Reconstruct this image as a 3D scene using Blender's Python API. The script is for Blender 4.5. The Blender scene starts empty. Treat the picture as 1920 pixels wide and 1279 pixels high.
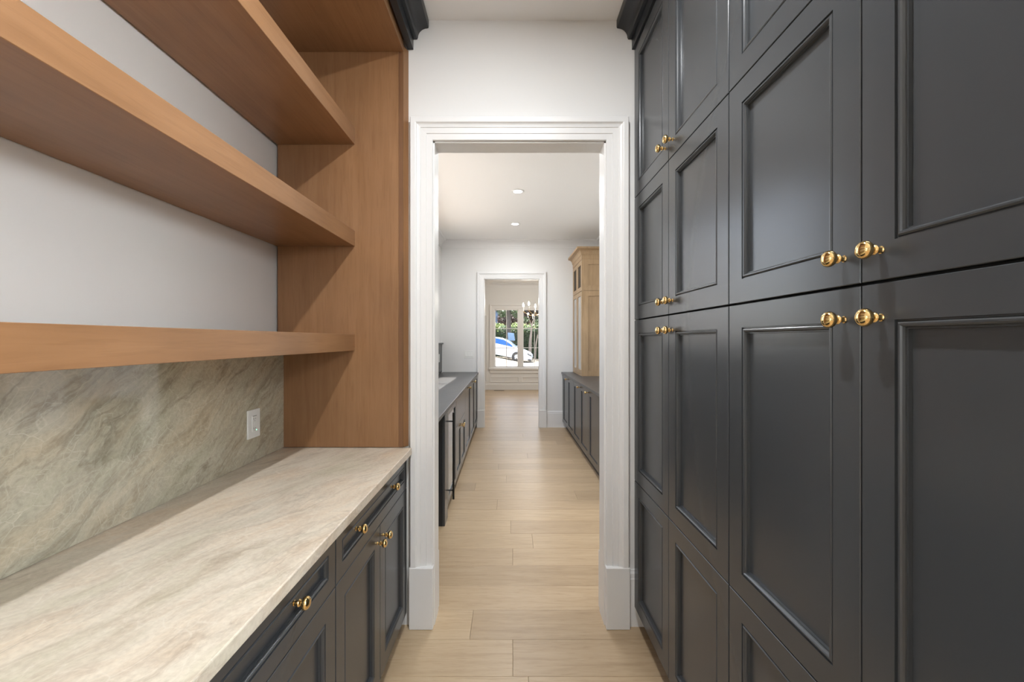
import bpy, bmesh, math, random
from mathutils import Vector, Matrix, Euler
import numpy as np

# ------------------------------------------------------------------ camera, sky, sun, exposure
scene = bpy.context.scene
COL = scene.collection
CAM_H = 1.455
cam_data = bpy.data.cameras.new('camera')
cam_data.sensor_width = 36.0
cam_data.lens = 36.0 * 780.0 / 1920.0
cam_data.shift_x = 2.5 / 1920.0
cam_data.shift_y = -2.0 / 1920.0
cam_data.clip_start = 0.02
cam_data.clip_end = 400
cam = bpy.data.objects.new('camera', cam_data)
cam.location = (0, 0, CAM_H)
cam.rotation_euler = (math.radians(90), 0, 0)
COL.objects.link(cam)
scene.camera = cam

world = bpy.data.worlds.new('sky')
scene.world = world
world.use_nodes = True
wn, wl = world.node_tree.nodes, world.node_tree.links
wn.clear()
w_out = wn.new('ShaderNodeOutputWorld')
w_bg = wn.new('ShaderNodeBackground')
w_sky = wn.new('ShaderNodeTexSky')
w_sky.sky_type = 'NISHITA'
w_sky.sun_disc = False
w_sky.sun_elevation = math.radians(75)
w_sky.sun_rotation = math.radians(270)
w_sky.air_density = 1.0
w_sky.dust_density = 1.5
w_bg.inputs['Strength'].default_value = 0.75
w_hs = wn.new('ShaderNodeHueSaturation'); w_hs.inputs['Saturation'].default_value = 0.45
wl.new(w_sky.outputs[0], w_hs.inputs['Color'])
wl.new(w_hs.outputs[0], w_bg.inputs[0])
wl.new(w_bg.outputs[0], w_out.inputs[0])

sun_d = bpy.data.lights.new('sun', 'SUN')
sun_d.energy = 26.0
sun_d.angle = math.radians(0.53)
sun_d.color = (1.0, 0.96, 0.9)
sun = bpy.data.objects.new('sun', sun_d)
sun.rotation_euler = Vector((-0.25, 0.0, 0.968)).to_track_quat('Z', 'Y').to_euler()
COL.objects.link(sun)

scene.view_settings.view_transform = 'Standard'
scene.view_settings.look = 'None'
scene.view_settings.gamma = 1.0
scene.view_settings.use_curve_mapping = False
scene.view_settings.exposure = 0.36
PANTRY_W, PASSAGE_W, CHANDELIER_W, FILL_GLOBE_L, SIDE_FILL_W = 26.5, 11.0, 7.0, 46.0, 240.0

# ------------------------------------------------------------------ mesh helpers
class MB:
    def __init__(self):
        self.v, self.f = [], []
    def add(self, vs, fs):
        o = len(self.v)
        self.v += [tuple(p) for p in vs]
        self.f += [tuple(i + o for i in q) for q in fs]
        return self
    def box(self, x0, x1, y0, y1, z0, z1):
        vs = [(x, y, z) for x in (x0, x1) for y in (y0, y1) for z in (z0, z1)]
        return self.add(vs, [(0, 1, 3, 2), (4, 6, 7, 5), (0, 4, 5, 1), (2, 3, 7, 6), (0, 2, 6, 4), (1, 5, 7, 3)])
    def prism(self, pts, axis, a, b):
        """closed 2-D outline swept along an axis; pts are the two other coordinates in x,y,z order"""
        n = len(pts)
        def put(p, t):
            if axis == 'x': return (t, p[0], p[1])
            if axis == 'y': return (p[0], t, p[1])
            return (p[0], p[1], t)
        vs = [put(p, a) for p in pts] + [put(p, b) for p in pts]
        fs = [(i, (i + 1) % n, n + (i + 1) % n, n + i) for i in range(n)]
        return self.add(vs, fs + [tuple(range(n)), tuple(range(n, 2 * n))])
    def lathe(self, prof, axis, centre, d=1, seg=24):
        """prof = (distance along axis, radius)"""
        c = Vector(centre); vs, fs = [], []
        n = len(prof)
        for k in range(seg):
            a = 2 * math.pi * k / seg
            for t, r in prof:
                u, v = r * math.cos(a), r * math.sin(a)
                p = {'x': (t * d, u, v), 'y': (u, t * d, v), 'z': (u, v, t * d)}[axis]
                vs.append(c + Vector(p))
        for k in range(seg):
            k2 = (k + 1) % seg
            for i in range(n - 1):
                fs.append((k * n + i, k * n + i + 1, k2 * n + i + 1, k2 * n + i))
        return self.add(vs, fs)
    def tube(self, pts, rad, seg=8):
        pts = [Vector(p) for p in pts]
        rads = rad if isinstance(rad, (list, tuple)) else [rad] * len(pts)
        rings = []
        for i, p in enumerate(pts):
            t = (pts[min(i + 1, len(pts) - 1)] - pts[max(i - 1, 0)]).normalized()
            up = Vector((0, 0, 1)) if abs(t.z) < .9 else Vector((0, 1, 0))
            a = t.cross(up).normalized(); b = t.cross(a).normalized()
            rings.append([p + rads[i] * (math.cos(2 * math.pi * k / seg) * a + math.sin(2 * math.pi * k / seg) * b) for k in range(seg)])
        vs = [q for r in rings for q in r]; fs = []
        for i in range(len(pts) - 1):
            for k in range(seg):
                k2 = (k + 1) % seg
                fs.append((i * seg + k, i * seg + k2, (i + 1) * seg + k2, (i + 1) * seg + k))
        fs += [tuple(range(seg)), tuple((len(pts) - 1) * seg + k for k in range(seg))]
        return self.add(vs, fs)
    def sphere(self, c, r, seg=16, rings=10, sc=(1, 1, 1)):
        prof = [(-r * math.cos(math.pi * i / rings), max(r * math.sin(math.pi * i / rings), 1e-5)) for i in range(rings + 1)]
        m = MB().lathe(prof, 'z', (0, 0, 0), 1, seg)
        return self.add([(c[0] + p[0] * sc[0], c[1] + p[1] * sc[1], c[2] + p[2] * sc[2]) for p in m.v], m.f)
    def mesh(self, name, mat, base=(0, 0, 0), smooth=False, weld=True):
        me = bpy.data.meshes.new(name)
        b = Vector(base)
        me.from_pydata([tuple(Vector(p) - b) for p in self.v], [], self.f)
        bm = bmesh.new(); bm.from_mesh(me)
        if weld: bmesh.ops.remove_doubles(bm, verts=bm.verts, dist=1e-6)
        bmesh.ops.recalc_face_normals(bm, faces=bm.faces)
        bm.to_mesh(me); bm.free()
        if smooth:
            me.polygons.foreach_set('use_smooth', [True] * len(me.polygons))
            me.set_sharp_from_angle(angle=math.radians(40))
        me.materials.append(mat)
        return me

def link(name, me, parent=None, loc=(0, 0, 0)):
    o = bpy.data.objects.new(name, me); COL.objects.link(o)
    o.location = loc
    if parent: o.parent = parent
    return o

def wpos(o):
    p = Vector((0, 0, 0))
    while o: p += o.location; o = o.parent
    return p

def part(name, mb, mat, parent=None, smooth=False, bevel=0, segs=2, base=None, weld=True):
    """mb holds world coordinates; the part's origin sits at its parent's (or at base)"""
    b = wpos(parent) if parent else Vector(base or (0, 0, 0))
    o = link(name, mb.mesh(name, mat, b, smooth, weld), parent, (0, 0, 0) if parent else b)
    if bevel:
        m = o.modifiers.new('bevel', 'BEVEL'); m.width = bevel; m.segments = segs
        m.limit_method = 'ANGLE'; m.angle_limit = math.radians(40)
    return o

def tag(o, label=None, cat=None, group=None, kind=None):
    if label: o['label'] = label
    if cat: o['category'] = cat
    if group: o['group'] = group
    if kind: o['kind'] = kind
    return o

def thing(name, loc, label, cat, group=None):
    return tag(link(name, None, None, loc), label, cat, group)

def struct(name, mb, mat, **k):
    return tag(part(name, mb, mat, **k), kind='structure')

def struct_root(name, loc=(0, 0, 0)):
    return tag(link(name, None, None, loc), kind='structure')

def turn(o, pivot, ang):
    """rotate a top-level object about a vertical line (runs that are not quite square to the walls)"""
    p = Vector((pivot[0], pivot[1], 0)); R = Matrix.Rotation(ang, 3, 'Z')
    o.location = p + R @ (o.location - p)
    o.rotation_euler.z = ang

# ------------------------------------------------------------------ materials
def new_mat(name):
    m = bpy.data.materials.new(name); m.use_nodes = True
    n = m.node_tree.nodes; l = m.node_tree.links
    return m, n, l, n['Principled BSDF']

def plain(name, col, rough=.5, metal=0, spec=.5, bump=0, bscale=200, emit=None, estr=0, coat=0):
    m, n, l, b = new_mat(name)
    b.inputs['Base Color'].default_value = (*col, 1)
    b.inputs['Roughness'].default_value = rough
    b.inputs['Metallic'].default_value = metal
    b.inputs['Specular IOR Level'].default_value = spec
    b.inputs['Coat Weight'].default_value = coat
    tc = n.new('ShaderNodeTexCoord')
    nz = n.new('ShaderNodeTexNoise'); nz.inputs['Scale'].default_value = bscale
    l.new(tc.outputs['Object'], nz.inputs['Vector'])
    if bump:
        bp = n.new('ShaderNodeBump'); bp.inputs['Strength'].default_value = bump; bp.inputs['Distance'].default_value = .002
        l.new(nz.outputs['Fac'], bp.inputs['Height']); l.new(bp.outputs[0], b.inputs['Normal'])
    if emit:
        b.inputs['Emission Color'].default_value = (*emit, 1); b.inputs['Emission Strength'].default_value = estr
    return m

def ramp(n, stops):
    r = n.new('ShaderNodeValToRGB'); e = r.color_ramp.elements
    while len(e) < len(stops): e.new(.5)
    for q, (p, c) in zip(e, stops): q.position = p; q.color = (*c, 1)
    return r

def mix(n, l, fac, a, b, mode='MIX'):
    x = n.new('ShaderNodeMix'); x.data_type = 'RGBA'; x.blend_type = mode
    for s, v in ((x.inputs['Factor'], fac), (x.inputs['A'], a), (x.inputs['B'], b)):
        if hasattr(v, 'links') or hasattr(v, 'is_output'): l.new(v, s)
        elif isinstance(v, tuple): s.default_value = (*v, 1)
        else: s.default_value = v
    return x.outputs['Result']

def wood(name, c1, c2, c3, axis, rough=.42, scale=1.0):
    """fine straight-grained wood; axis = grain direction"""
    m, n, l, b = new_mat(name)
    tc = n.new('ShaderNodeTexCoord'); mp = n.new('ShaderNodeMapping')
    s = {'x': (.9, 14, 14), 'y': (14, .9, 14), 'z': (14, 14, .9)}[axis]
    mp.inputs['Scale'].default_value = tuple(q * scale for q in s)
    l.new(tc.outputs['Object'], mp.inputs['Vector'])
    n1 = n.new('ShaderNodeTexNoise'); n1.inputs['Scale'].default_value = 2.2; n1.inputs['Detail'].default_value = 8; n1.inputs['Roughness'].default_value = .62
    n1.inputs['Distortion'].default_value = .6
    l.new(mp.outputs[0], n1.inputs['Vector'])
    n2 = n.new('ShaderNodeTexNoise'); n2.inputs['Scale'].default_value = 2.6; n2.inputs['Detail'].default_value = 3
    l.new(tc.outputs['Object'], n2.inputs['Vector'])
    n3 = n.new('ShaderNodeTexNoise'); n3.inputs['Scale'].default_value = 9; n3.inputs['Detail'].default_value = 4
    l.new(mp.outputs[0], n3.inputs['Vector'])
    r1 = ramp(n, [(.3, c1), (.52, c2), (.75, c3)]); l.new(n1.outputs['Fac'], r1.inputs[0])
    r2 = ramp(n, [(.3, (.86, .84, .82)), (.7, (1.08, 1.06, 1.04))]); l.new(n2.outputs['Fac'], r2.inputs[0])
    c = mix(n, l, 1.0, r1.outputs[0], r2.outputs[0], 'MULTIPLY')
    r3 = ramp(n, [(.36, (.78, .74, .70)), (.46, (1, 1, 1))]); l.new(n3.outputs['Fac'], r3.inputs[0])
    c = mix(n, l, .35, c, r3.outputs[0], 'MULTIPLY')
    l.new(c, b.inputs['Base Color'])
    b.inputs['Roughness'].default_value = rough
    return m

def stone(name, light, mid, dark, vein, rough, rot, scale=1.0, crackle=.5, streak=.42):
    """quartzite: fibrous grain along one direction (rot turns it onto the x axis), pale crackle veins, rusty streaks"""
    m, n, l, b = new_mat(name)
    tc = n.new('ShaderNodeTexCoord')
    wz = n.new('ShaderNodeTexNoise'); wz.inputs['Scale'].default_value = 3.0; wz.inputs['Detail'].default_value = 4
    l.new(tc.outputs['Object'], wz.inputs['Vector'])
    wv = n.new('ShaderNodeVectorMath'); wv.operation = 'MULTIPLY_ADD'; wv.inputs[1].default_value = (.16, .16, .16)
    l.new(wz.outputs['Color'], wv.inputs[0]); l.new(tc.outputs['Object'], wv.inputs[2])
    def mapped(sc):
        mp = n.new('ShaderNodeMapping'); mp.inputs['Rotation'].default_value = tuple(math.radians(q) for q in rot)
        l.new(wv.outputs[0], mp.inputs['Vector'])
        m2 = n.new('ShaderNodeMapping'); m2.inputs['Scale'].default_value = tuple(q * scale for q in sc)
        l.new(mp.outputs[0], m2.inputs['Vector'])
        return m2.outputs[0]
    def noise(vec, sc, det, rg=.6, dist=0):
        x = n.new('ShaderNodeTexNoise'); x.inputs['Scale'].default_value = sc; x.inputs['Detail'].default_value = det
        x.inputs['Roughness'].default_value = rg; x.inputs['Distortion'].default_value = dist
        l.new(vec, x.inputs['Vector']); return x.outputs['Fac']
    grain = mapped((2.6, 11, 11)); broad = mapped((.9, 3.0, 3.0))
    r = ramp(n, [(.25, dark), (.42, mid), (.55, light), (.78, tuple(min(1, q * 1.06) for q in light))])
    l.new(noise(grain, 2.0, 14, .7, .5), r.inputs[0])
    bf = noise(broad, 2.2, 5)
    rb = ramp(n, [(.30, (.84, .865, .80)), (.48, (1, 1, 1)), (.70, (1.05, .965, .89))]); l.new(bf, rb.inputs[0])
    c = mix(n, l, 1.0, r.outputs[0], rb.outputs[0], 'MULTIPLY')
    for k, (sc, wid) in enumerate((((7, 13, 13), .03), ((20, 27, 27), .05))):
        vo = n.new('ShaderNodeTexVoronoi'); vo.feature = 'DISTANCE_TO_EDGE'; vo.inputs['Scale'].default_value = 1.6
        l.new(mapped(sc), vo.inputs['Vector'])
        rv = ramp(n, [(.0, (1, 1, 1)), (wid, (0, 0, 0))]); l.new(vo.outputs['Distance'], rv.inputs[0])
        rm = ramp(n, [(.38, (0, 0, 0)), (.62, (1, 1, 1))]); l.new(noise(broad, 4.0 + k, 3), rm.inputs[0])
        mk = n.new('ShaderNodeMath'); mk.operation = 'MULTIPLY'; mk.inputs[1].default_value = crackle * (1 - .35 * k)
        l.new(rv.outputs[0], mk.inputs[0])
        mk2 = n.new('ShaderNodeMath'); mk2.operation = 'MULTIPLY'
        l.new(mk.outputs[0], mk2.inputs[0]); l.new(rm.outputs[0], mk2.inputs[1])
        c = mix(n, l, mk2.outputs[0], c, vein)
    rs = ramp(n, [(.47, (0, 0, 0)), (.5, (1, 1, 1)), (.53, (0, 0, 0))]); l.new(noise(mapped((.8, 4.5, 4.5)), 1.4, 10, .62, .6), rs.inputs[0])
    rk = ramp(n, [(.45, (0, 0, 0)), (.6, (1, 1, 1))]); l.new(noise(broad, 3.1, 3), rk.inputs[0])
    ms = n.new('ShaderNodeMath'); ms.operation = 'MULTIPLY'; ms.inputs[1].default_value = streak
    l.new(rs.outputs[0], ms.inputs[0])
    ms2 = n.new('ShaderNodeMath'); ms2.operation = 'MULTIPLY'; l.new(ms.outputs[0], ms2.inputs[0]); l.new(rk.outputs[0], ms2.inputs[1])
    c = mix(n, l, ms2.outputs[0], c, tuple(q * .70 for q in dark))
    rp = ramp(n, [(.32, (.88, .87, .86)), (.62, (1.04, 1.04, 1.04))]); l.new(noise(tc.outputs['Object'], 90, 4), rp.inputs[0])
    c = mix(n, l, .8, c, rp.outputs[0], 'MULTIPLY')
    l.new(c, b.inputs['Base Color'])
    b.inputs['Roughness'].default_value = rough
    return m

def glass(name, tint=(1, 1, 1), ior=1.5):
    m, n, l, b = new_mat(name)
    out = n['Material Output']
    lw = n.new('ShaderNodeLayerWeight'); lw.inputs['Blend'].default_value = .5
    pw = n.new('ShaderNodeMath'); pw.operation = 'POWER'; pw.inputs[1].default_value = 5.0
    l.new(lw.outputs['Facing'], pw.inputs[0])
    fr = n.new('ShaderNodeMath'); fr.operation = 'MULTIPLY_ADD'; fr.inputs[1].default_value = .96; fr.inputs[2].default_value = .04
    l.new(pw.outputs[0], fr.inputs[0])
    tr = n.new('ShaderNodeBsdfTransparent'); tr.inputs[0].default_value = (*tint, 1)
    gl = n.new('ShaderNodeBsdfGlossy'); gl.inputs['Roughness'].default_value = .01
    mx = n.new('ShaderNodeMixShader')
    l.new(fr.outputs[0], mx.inputs[0]); l.new(tr.outputs[0], mx.inputs[1]); l.new(gl.outputs[0], mx.inputs[2])
    l.new(mx.outputs[0], out.inputs[0])
    return m

def leaf_mat(name, c1, c2, c3):
    m, n, l, b = new_mat(name)
    tc = n.new('ShaderNodeTexCoord')
    nz = n.new('ShaderNodeTexNoise'); nz.inputs['Scale'].default_value = 7; nz.inputs['Detail'].default_value = 4
    l.new(tc.outputs['Object'], nz.inputs['Vector'])
    r = ramp(n, [(.3, c1), (.5, c2), (.68, c3)]); l.new(nz.outputs['Fac'], r.inputs[0]); l.new(r.outputs[0], b.inputs['Base Color'])
    b.inputs['Roughness'].default_value = .45
    return m

M = {}
M['wall'] = plain('wall_paint', (.80, .792, .778), .6, bump=.05, bscale=260)
M['ceiling'] = plain('ceiling_paint', (.90, .893, .88), .7, bump=.04, bscale=260)
M['trim'] = plain('trim_enamel', (.81, .803, .793), .38)
M['charcoal'] = plain('charcoal_lacquer', (.0455, .0490, .0530), .25, spec=.5, bump=.015, bscale=350)
M['black'] = plain('black_lacquer', (.017, .019, .022), .35)
M['void'] = plain('cabinet_recess', (.012, .012, .012), .8)
M['wood_z'] = wood('stained_maple_upright', (.262, .133, .059), (.298, .155, .071), (.33, .178, .085), 'z')
M['wood_y'] = wood('stained_maple_lengthwise', (.262, .133, .059), (.298, .155, .071), (.33, .178, .085), 'y', rough=.36)
M['wood_edge'] = wood('stained_maple_edge', (.165, .078, .036), (.185, .09, .042), (.21, .104, .05), 'z')
M['oak_z'] = wood('pale_oak_upright', (.37, .25, .138), (.42, .29, .165), (.47, .33, .195), 'z', rough=.45)
M['counter'] = stone('cream_quartzite', (.69, .625, .52), (.61, .535, .435), (.46, .37, .275), (.78, .73, .64), .3, (0, 0, -66), 1.0, .5)
M['splash'] = stone('shaded_quartzite_polished', (.51, .475, .37), (.42, .39, .30), (.26, .225, .16), (.66, .63, .51), .06, (-37, 0, -90), 1.35, .62, .5)  # counter's stone in a darker tone, shelf shade put into the colour
M['splash'].node_tree.nodes['Principled BSDF'].inputs['Specular IOR Level'].default_value = 1.0
M['darkstone'] = stone('dark_grey_stone', (.068, .069, .071), (.058, .059, .061), (.045, .045, .046), (.115, .115, .115), .34, (0, 0, -60), .6, .3, .2)
M['brass'] = plain('polished_brass', (.80, .575, .26), .12, metal=1)
M['white_plastic'] = plain('white_plastic', (.82, .82, .79), .35)
M['slot'] = plain('dark_slot', (.03, .03, .03), .6)
M['led'] = plain('green_led', (.1, .6, .3), .4, emit=(.3, 1, .6), estr=2)
M['lens'] = plain('lamp_lens', (.9, .9, .9), .4, emit=(1, .95, .88), estr=9)
M['globe'] = plain('fill_globe_glow', (.9, .9, .88), .3, emit=(.925, .97, 1), estr=FILL_GLOBE_L)  # glow of the unseen globes added as fill
M['bulb'] = plain('glowing_bulb', (1, .9, .7), .3, emit=(1, .86, .62), estr=45)
M['blackmetal'] = plain('black_metal', (.02, .02, .02), .3, metal=.6)
M['glass'] = glass('window_glass')
M['dark_glass'] = plain('smoked_glass', (.12, .12, .118), .06, spec=.8)
M['seeded_glass'] = plain('pale_cabinet_glass', (.40, .39, .36), .12, spec=.8)
M['hutch_dark'] = plain('hutch_interior', (.05, .035, .02), .7)
# floor boards: colour differs from board to board
def plank_mat():
    m, n, l, b = new_mat('pale_oak_boards')
    tc = n.new('ShaderNodeTexCoord'); oi = n.new('ShaderNodeObjectInfo')
    ad = n.new('ShaderNodeVectorMath'); ad.operation = 'ADD'
    sc = n.new('ShaderNodeVectorMath'); sc.operation = 'SCALE'; sc.inputs['Scale'].default_value = 37.0
    cb = n.new('ShaderNodeCombineXYZ')
    for k in range(3): l.new(oi.outputs['Random'], cb.inputs[k])
    l.new(cb.outputs[0], sc.inputs[0]); l.new(tc.outputs['Object'], ad.inputs[0]); l.new(sc.outputs[0], ad.inputs[1])
    mp = n.new('ShaderNodeMapping'); mp.inputs['Scale'].default_value = (1.1, 13, 13); l.new(ad.outputs[0], mp.inputs['Vector'])
    g = n.new('ShaderNodeTexNoise'); g.inputs['Scale'].default_value = 2.4; g.inputs['Detail'].default_value = 9; g.inputs['Roughness'].default_value = .62; g.inputs['Distortion'].default_value = .9
    l.new(mp.outputs[0], g.inputs['Vector'])
    r = ramp(n, [(.28, (.41, .295, .18)), (.5, (.48, .355, .222)), (.74, (.52, .395, .258))]); l.new(g.outputs['Fac'], r.inputs[0])
    rr = ramp(n, [(0, (.88, .86, .84)), (.5, (.99, .98, .97)), (1, (1.07, 1.07, 1.06))]); l.new(oi.outputs['Random'], rr.inputs[0])
    c = mix(n, l, 1.0, r.outputs[0], rr.outputs[0], 'MULTIPLY')
    f = n.new('ShaderNodeTexNoise'); f.inputs['Scale'].default_value = 11; f.inputs['Detail'].default_value = 4; l.new(mp.outputs[0], f.inputs['Vector'])
    fr = ramp(n, [(.34, (.82, .78, .74)), (.46, (1, 1, 1))]); l.new(f.outputs['Fac'], fr.inputs[0])
    c = mix(n, l, .5, c, fr.outputs[0], 'MULTIPLY')
    kn = n.new('ShaderNodeTexVoronoi'); kn.inputs['Scale'].default_value = 1.5; kn.inputs['Randomness'].default_value = 1; l.new(ad.outputs[0], kn.inputs['Vector'])
    kr = ramp(n, [(.0, (.22, .14, .08)), (.012, (.3, .2, .12)), (.03, (1, 1, 1))]); l.new(kn.outputs['Distance'], kr.inputs[0])
    c = mix(n, l, .8, c, kr.outputs[0], 'MULTIPLY')
    l.new(c, b.inputs['Base Color'])
    b.inputs['Roughness'].default_value = .36
    return m
M['plank'] = plank_mat()
M['floor_gap'] = plain('floor_joint', (.22, .15, .09), .8)

# ------------------------------------------------------------------ the setting
H_A, H_B = 3.087, 3.112
Y1, Y1b = 2.125, 2.236          # wall between pantry and passage
Y2, Y2b = 6.93, 7.05            # wall between passage and front room
Y3 = 12.14                      # window wall of the front room
LX, RX = -1.172, 1.29           # pantry side walls
BLX, BRX = -1.16, 1.51          # passage side walls
O1 = (-.388, .477, 2.461)       # first opening: left, right, head
O2 = (-.435, .470, 2.462)
WT = .12

floor = struct('floor', MB().box(-1.3, 1.6, -1.76, 2.24, -.12, -.0125).box(-2.7, 3.1, 2.24, 12.3, -.12, -.0125), M['floor_gap'])
struct('floor.001', MB().box(1.625, 5.1, Y1b, Y2, -.012, 0), M['plank'])
rng = random.Random(4)
PW = .2212
def plank(x0, x1, y0, y1):
    g, ch = .0005, .0011
    o = bpy.data.objects.new('plank', None)
    m = MB()
    x0 += g; x1 -= g; y0 += g; y1 -= g
    vs = [(x, y, -.0125) for x, y in ((x0, y0), (x1, y0), (x1, y1), (x0, y1))]
    vs += [(x, y, -ch) for x, y in ((x0, y0), (x1, y0), (x1, y1), (x0, y1))]
    vs += [(x, y, 0) for x, y in ((x0 + ch, y0 + ch), (x1 - ch, y0 + ch), (x1 - ch, y1 - ch), (x0 + ch, y1 - ch))]
    fs = []
    for r in (0, 4):
        for k in range(4): fs.append((r + k, r + (k + 1) % 4, r + 4 + (k + 1) % 4, r + 4 + k))
    fs.append((8, 9, 10, 11))
    bpy.data.objects.remove(o)
    m.add(vs, fs)
    part('plank', m, M['plank'], floor)
SEAMS = {0: [.01], 1: [-.2], 6: [.0], 8: [-.12], 14: [-.45, .75]}
for k in range(-16, 47):
    y0 = 1.7986 + PW * k; y1 = y0 + PW
    if y0 < -1.77: continue
    xl, xr = (-1.3, 1.6) if y1 < Y2b else (-2.7, 3.1)
    if k in SEAMS: cuts = SEAMS[k]
    else:
        cuts = []; x = xl + rng.uniform(.5, 2.1)
        while x < xr - .35: cuts.append(x); x += rng.uniform(1.3, 2.2)
    xs = [xl] + list(cuts) + [xr]
    for a, b in zip(xs[:-1], xs[1:]): plank(a, b, y0, y1)

def wall_with_hole(axis, t0, t1, a0, a1, z0, z1, holes):
    """wall slab; axis = the thin direction; holes = (a, b, zlow, zhigh)"""
    m = MB()
    def bx(a, b, zl, zh):
        if b - a < 1e-4 or zh - zl < 1e-4: return
        if axis == 'y': m.box(a, b, t0, t1, zl, zh)
        else: m.box(t0, t1, a, b, zl, zh)
    cur = a0
    for a, b, zl, zh in sorted(holes):
        bx(cur, a, z0, z1); bx(a, b, z0, zl); bx(a, b, zh, z1); cur = b
    bx(cur, a1, z0, z1)
    return m

# pantry
YO, KB, KL, KR = .29, -5.0, -3.2, 2.55     # unseen wide room added behind the camera to bring in fill light
struct('wall_left', MB().box(LX - .15, LX - .013, YO, Y1, 0, H_A), M['wall'])
struct('wall_right', MB().box(RX + .012, RX + WT, YO, Y1, 0, H_A), M['wall'])
struct('wall_back', MB().box(KL, LX - .0135, YO - .12, YO, 0, H_A).box(RX, KR, YO - .12, YO, 0, H_A), M['wall'])
struct('wall_back.002', MB().box(KL, KR, KB - .12, KB, 0, H_A), M['wall'])
struct('wall_left.003', wall_with_hole('x', KL - .12, KL, KB - .12, YO, 0, H_A, [(-3.6, -1.0, .60, 2.5)]), M['wall'])
struct('wall_right.004', wall_with_hole('x', KR, KR + .12, KB - .12, YO, 0, H_A, [(-3.9, -.25, .86, 2.72)]), M['wall'])
struct('ceiling.004', MB().box(KL - .12, KR + .12, KB - .12, YO, H_A, H_A + .1), M['ceiling'])
struct('floor.002', MB().box(KL - .12, KR + .12, KB - .12, -1.76, -.12, 0), M['plank'])
struct('floor.003', MB().box(KL - .12, -1.3, -1.76, YO, -.12, 0).box(1.6, KR + .12, -1.76, YO, -.12, 0), M['plank'])
struct('wall_front', wall_with_hole('y', Y1, Y1b, BLX - .15, BRX + WT, 0, H_A, [(O1[0] - .02, O1[1] + .02, 0, O1[2] + .02)]), M['wall'])
struct('ceiling', MB().box(LX - .15, RX + WT, YO, Y1b, H_A, H_A + .1), M['ceiling'])
# passage
WB = [(3.06, 5.98, 1.42, 2.86)]
struct('wall_left.001', wall_with_hole('x', BLX - .10, BLX, Y1b, Y2, 0, H_B, WB), M['wall'])
struct('wall_right.001', wall_with_hole('x', BRX, BRX + WT - .005, Y1b, Y2, 0, H_B, [(2.70, 3.62, 0, 2.48)]), M['wall'])
struct('wall_front.001', wall_with_hole('y', Y2, Y2b, -2.72, 3.12, 0, H_B, [(O2[0] - .02, O2[1] + .02, 0, O2[2] + .02)]), M['wall'])
struct('ceiling.001', MB().box(BLX - .10, BRX + WT, Y1b, Y2b, H_B, H_B + .1), M['ceiling'])
# kitchen seen only in the reflection on the polished backsplash
KX = 5.0
struct('wall_right.002', wall_with_hole('x', KX, KX + .12, Y1b, Y2, 0, H_B, [(5.2, 6.75, .98, 2.3)]), M['wall'])
struct('wall_back.001', MB().box(BRX + WT, KX + .12, Y1b - .11, Y1b, 0, H_B), M['wall'])
struct('ceiling.002', MB().box(BRX + WT, KX + .12, Y1b, Y2, H_B, H_B + .1), M['ceiling'])
# front room
WD = (-.467, 1.043, .663, 2.35)
struct('wall_front.002', wall_with_hole('y', Y3, Y3 + .16, -2.72, 3.12, 0, H_B, [(WD[0] - .02, WD[1] + .02, WD[2] - .02, WD[3] + .02)]), M['wall'])
struct('wall_left.002', MB().box(-2.72, -2.6, Y2b, Y3, 0, H_B), M['wall'])
struct('wall_right.003', MB().box(3.0, 3.12, Y2b, Y3, 0, H_B), M['wall'])
struct('ceiling.003', MB().box(-2.72, 3.12, Y2b, Y3 + .16, H_B, H_B + .1), M['ceiling'])

CASING = [(.008, 0), (.008, .013), (.011, .016), (.040, .017), (.042, .0205), (.070, .0215), (.072, .025), (.080, .026),
          (.088, .029), (.094, .036), (.097, .037), (.120, .037), (.123, .034), (.123, 0)]
def casing_side(x, sgn, yf, ny, z0, zt, k):
    """leg of a casing: x = jamb face, sgn = outward direction, yf = wall face, ny = towards the viewer"""
    n = len(CASING); vs = []
    for o, t in CASING: vs.append((x + sgn * o * k, yf + ny * t, z0))
    for o, t in CASING: vs.append((x + sgn * o * k, yf + ny * t, zt + o * k))
    fs = [(i, (i + 1) % n, n + (i + 1) % n, n + i) for i in range(n)] + [tuple(range(n)), tuple(range(n, 2 * n))]
    return MB().add(vs, fs)
def casing_head(xl, xr, yf, ny, zt, k):
    n = len(CASING); vs = []
    for o, t in CASING: vs.append((xl - o * k, yf + ny * t, zt + o * k))
    for o, t in CASING: vs.append((xr + o * k, yf + ny * t, zt + o * k))
    fs = [(i, (i + 1) % n, n + (i + 1) % n, n + i) for i in range(n)] + [tuple(range(n)), tuple(range(n, 2 * n))]
    return MB().add(vs, fs)
def doorway(name, O, yf, yb, k=1.0, ph=.31):
    r = struct_root(name, (0, yf, 0))
    xl, xr, zt = O
    j = MB().box(xl - .019, xl, yf - .001, yb + .001, 0, zt + .019).box(xr, xr + .019, yf - .001, yb + .001, 0, zt + .019).box(xl - .019, xr + .019, yf - .001, yb + .001, zt, zt + .019)
    part('jamb', j, M['trim'], r)
    for y, ny in ((yf, -1), (yb, 1)):
        part('casing_side', casing_side(xl, -1, y, ny, ph - .01, zt, k), M['trim'], r)
        part('casing_side', casing_side(xr, 1, y, ny, ph - .01, zt, k), M['trim'], r)
        part('casing_head', casing_head(xl, xr, y, ny, zt, k), M['trim'], r)
        for s, x in ((-1, xl), (1, xr)):
            a, b = sorted((x + s * .003, x + s * .129 * k)); q = .040 * ny
            y0, y1 = sorted((y, y + q))
            m = MB().box(a, b, y0, y1, 0, ph)
            part('plinth_block', m, M['trim'], r, bevel=.004)
    return r
doorway('door_1', O1, Y1, Y1b, .955)
doorway('door_2', O2, Y2, Y2b, .98, .29)
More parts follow.
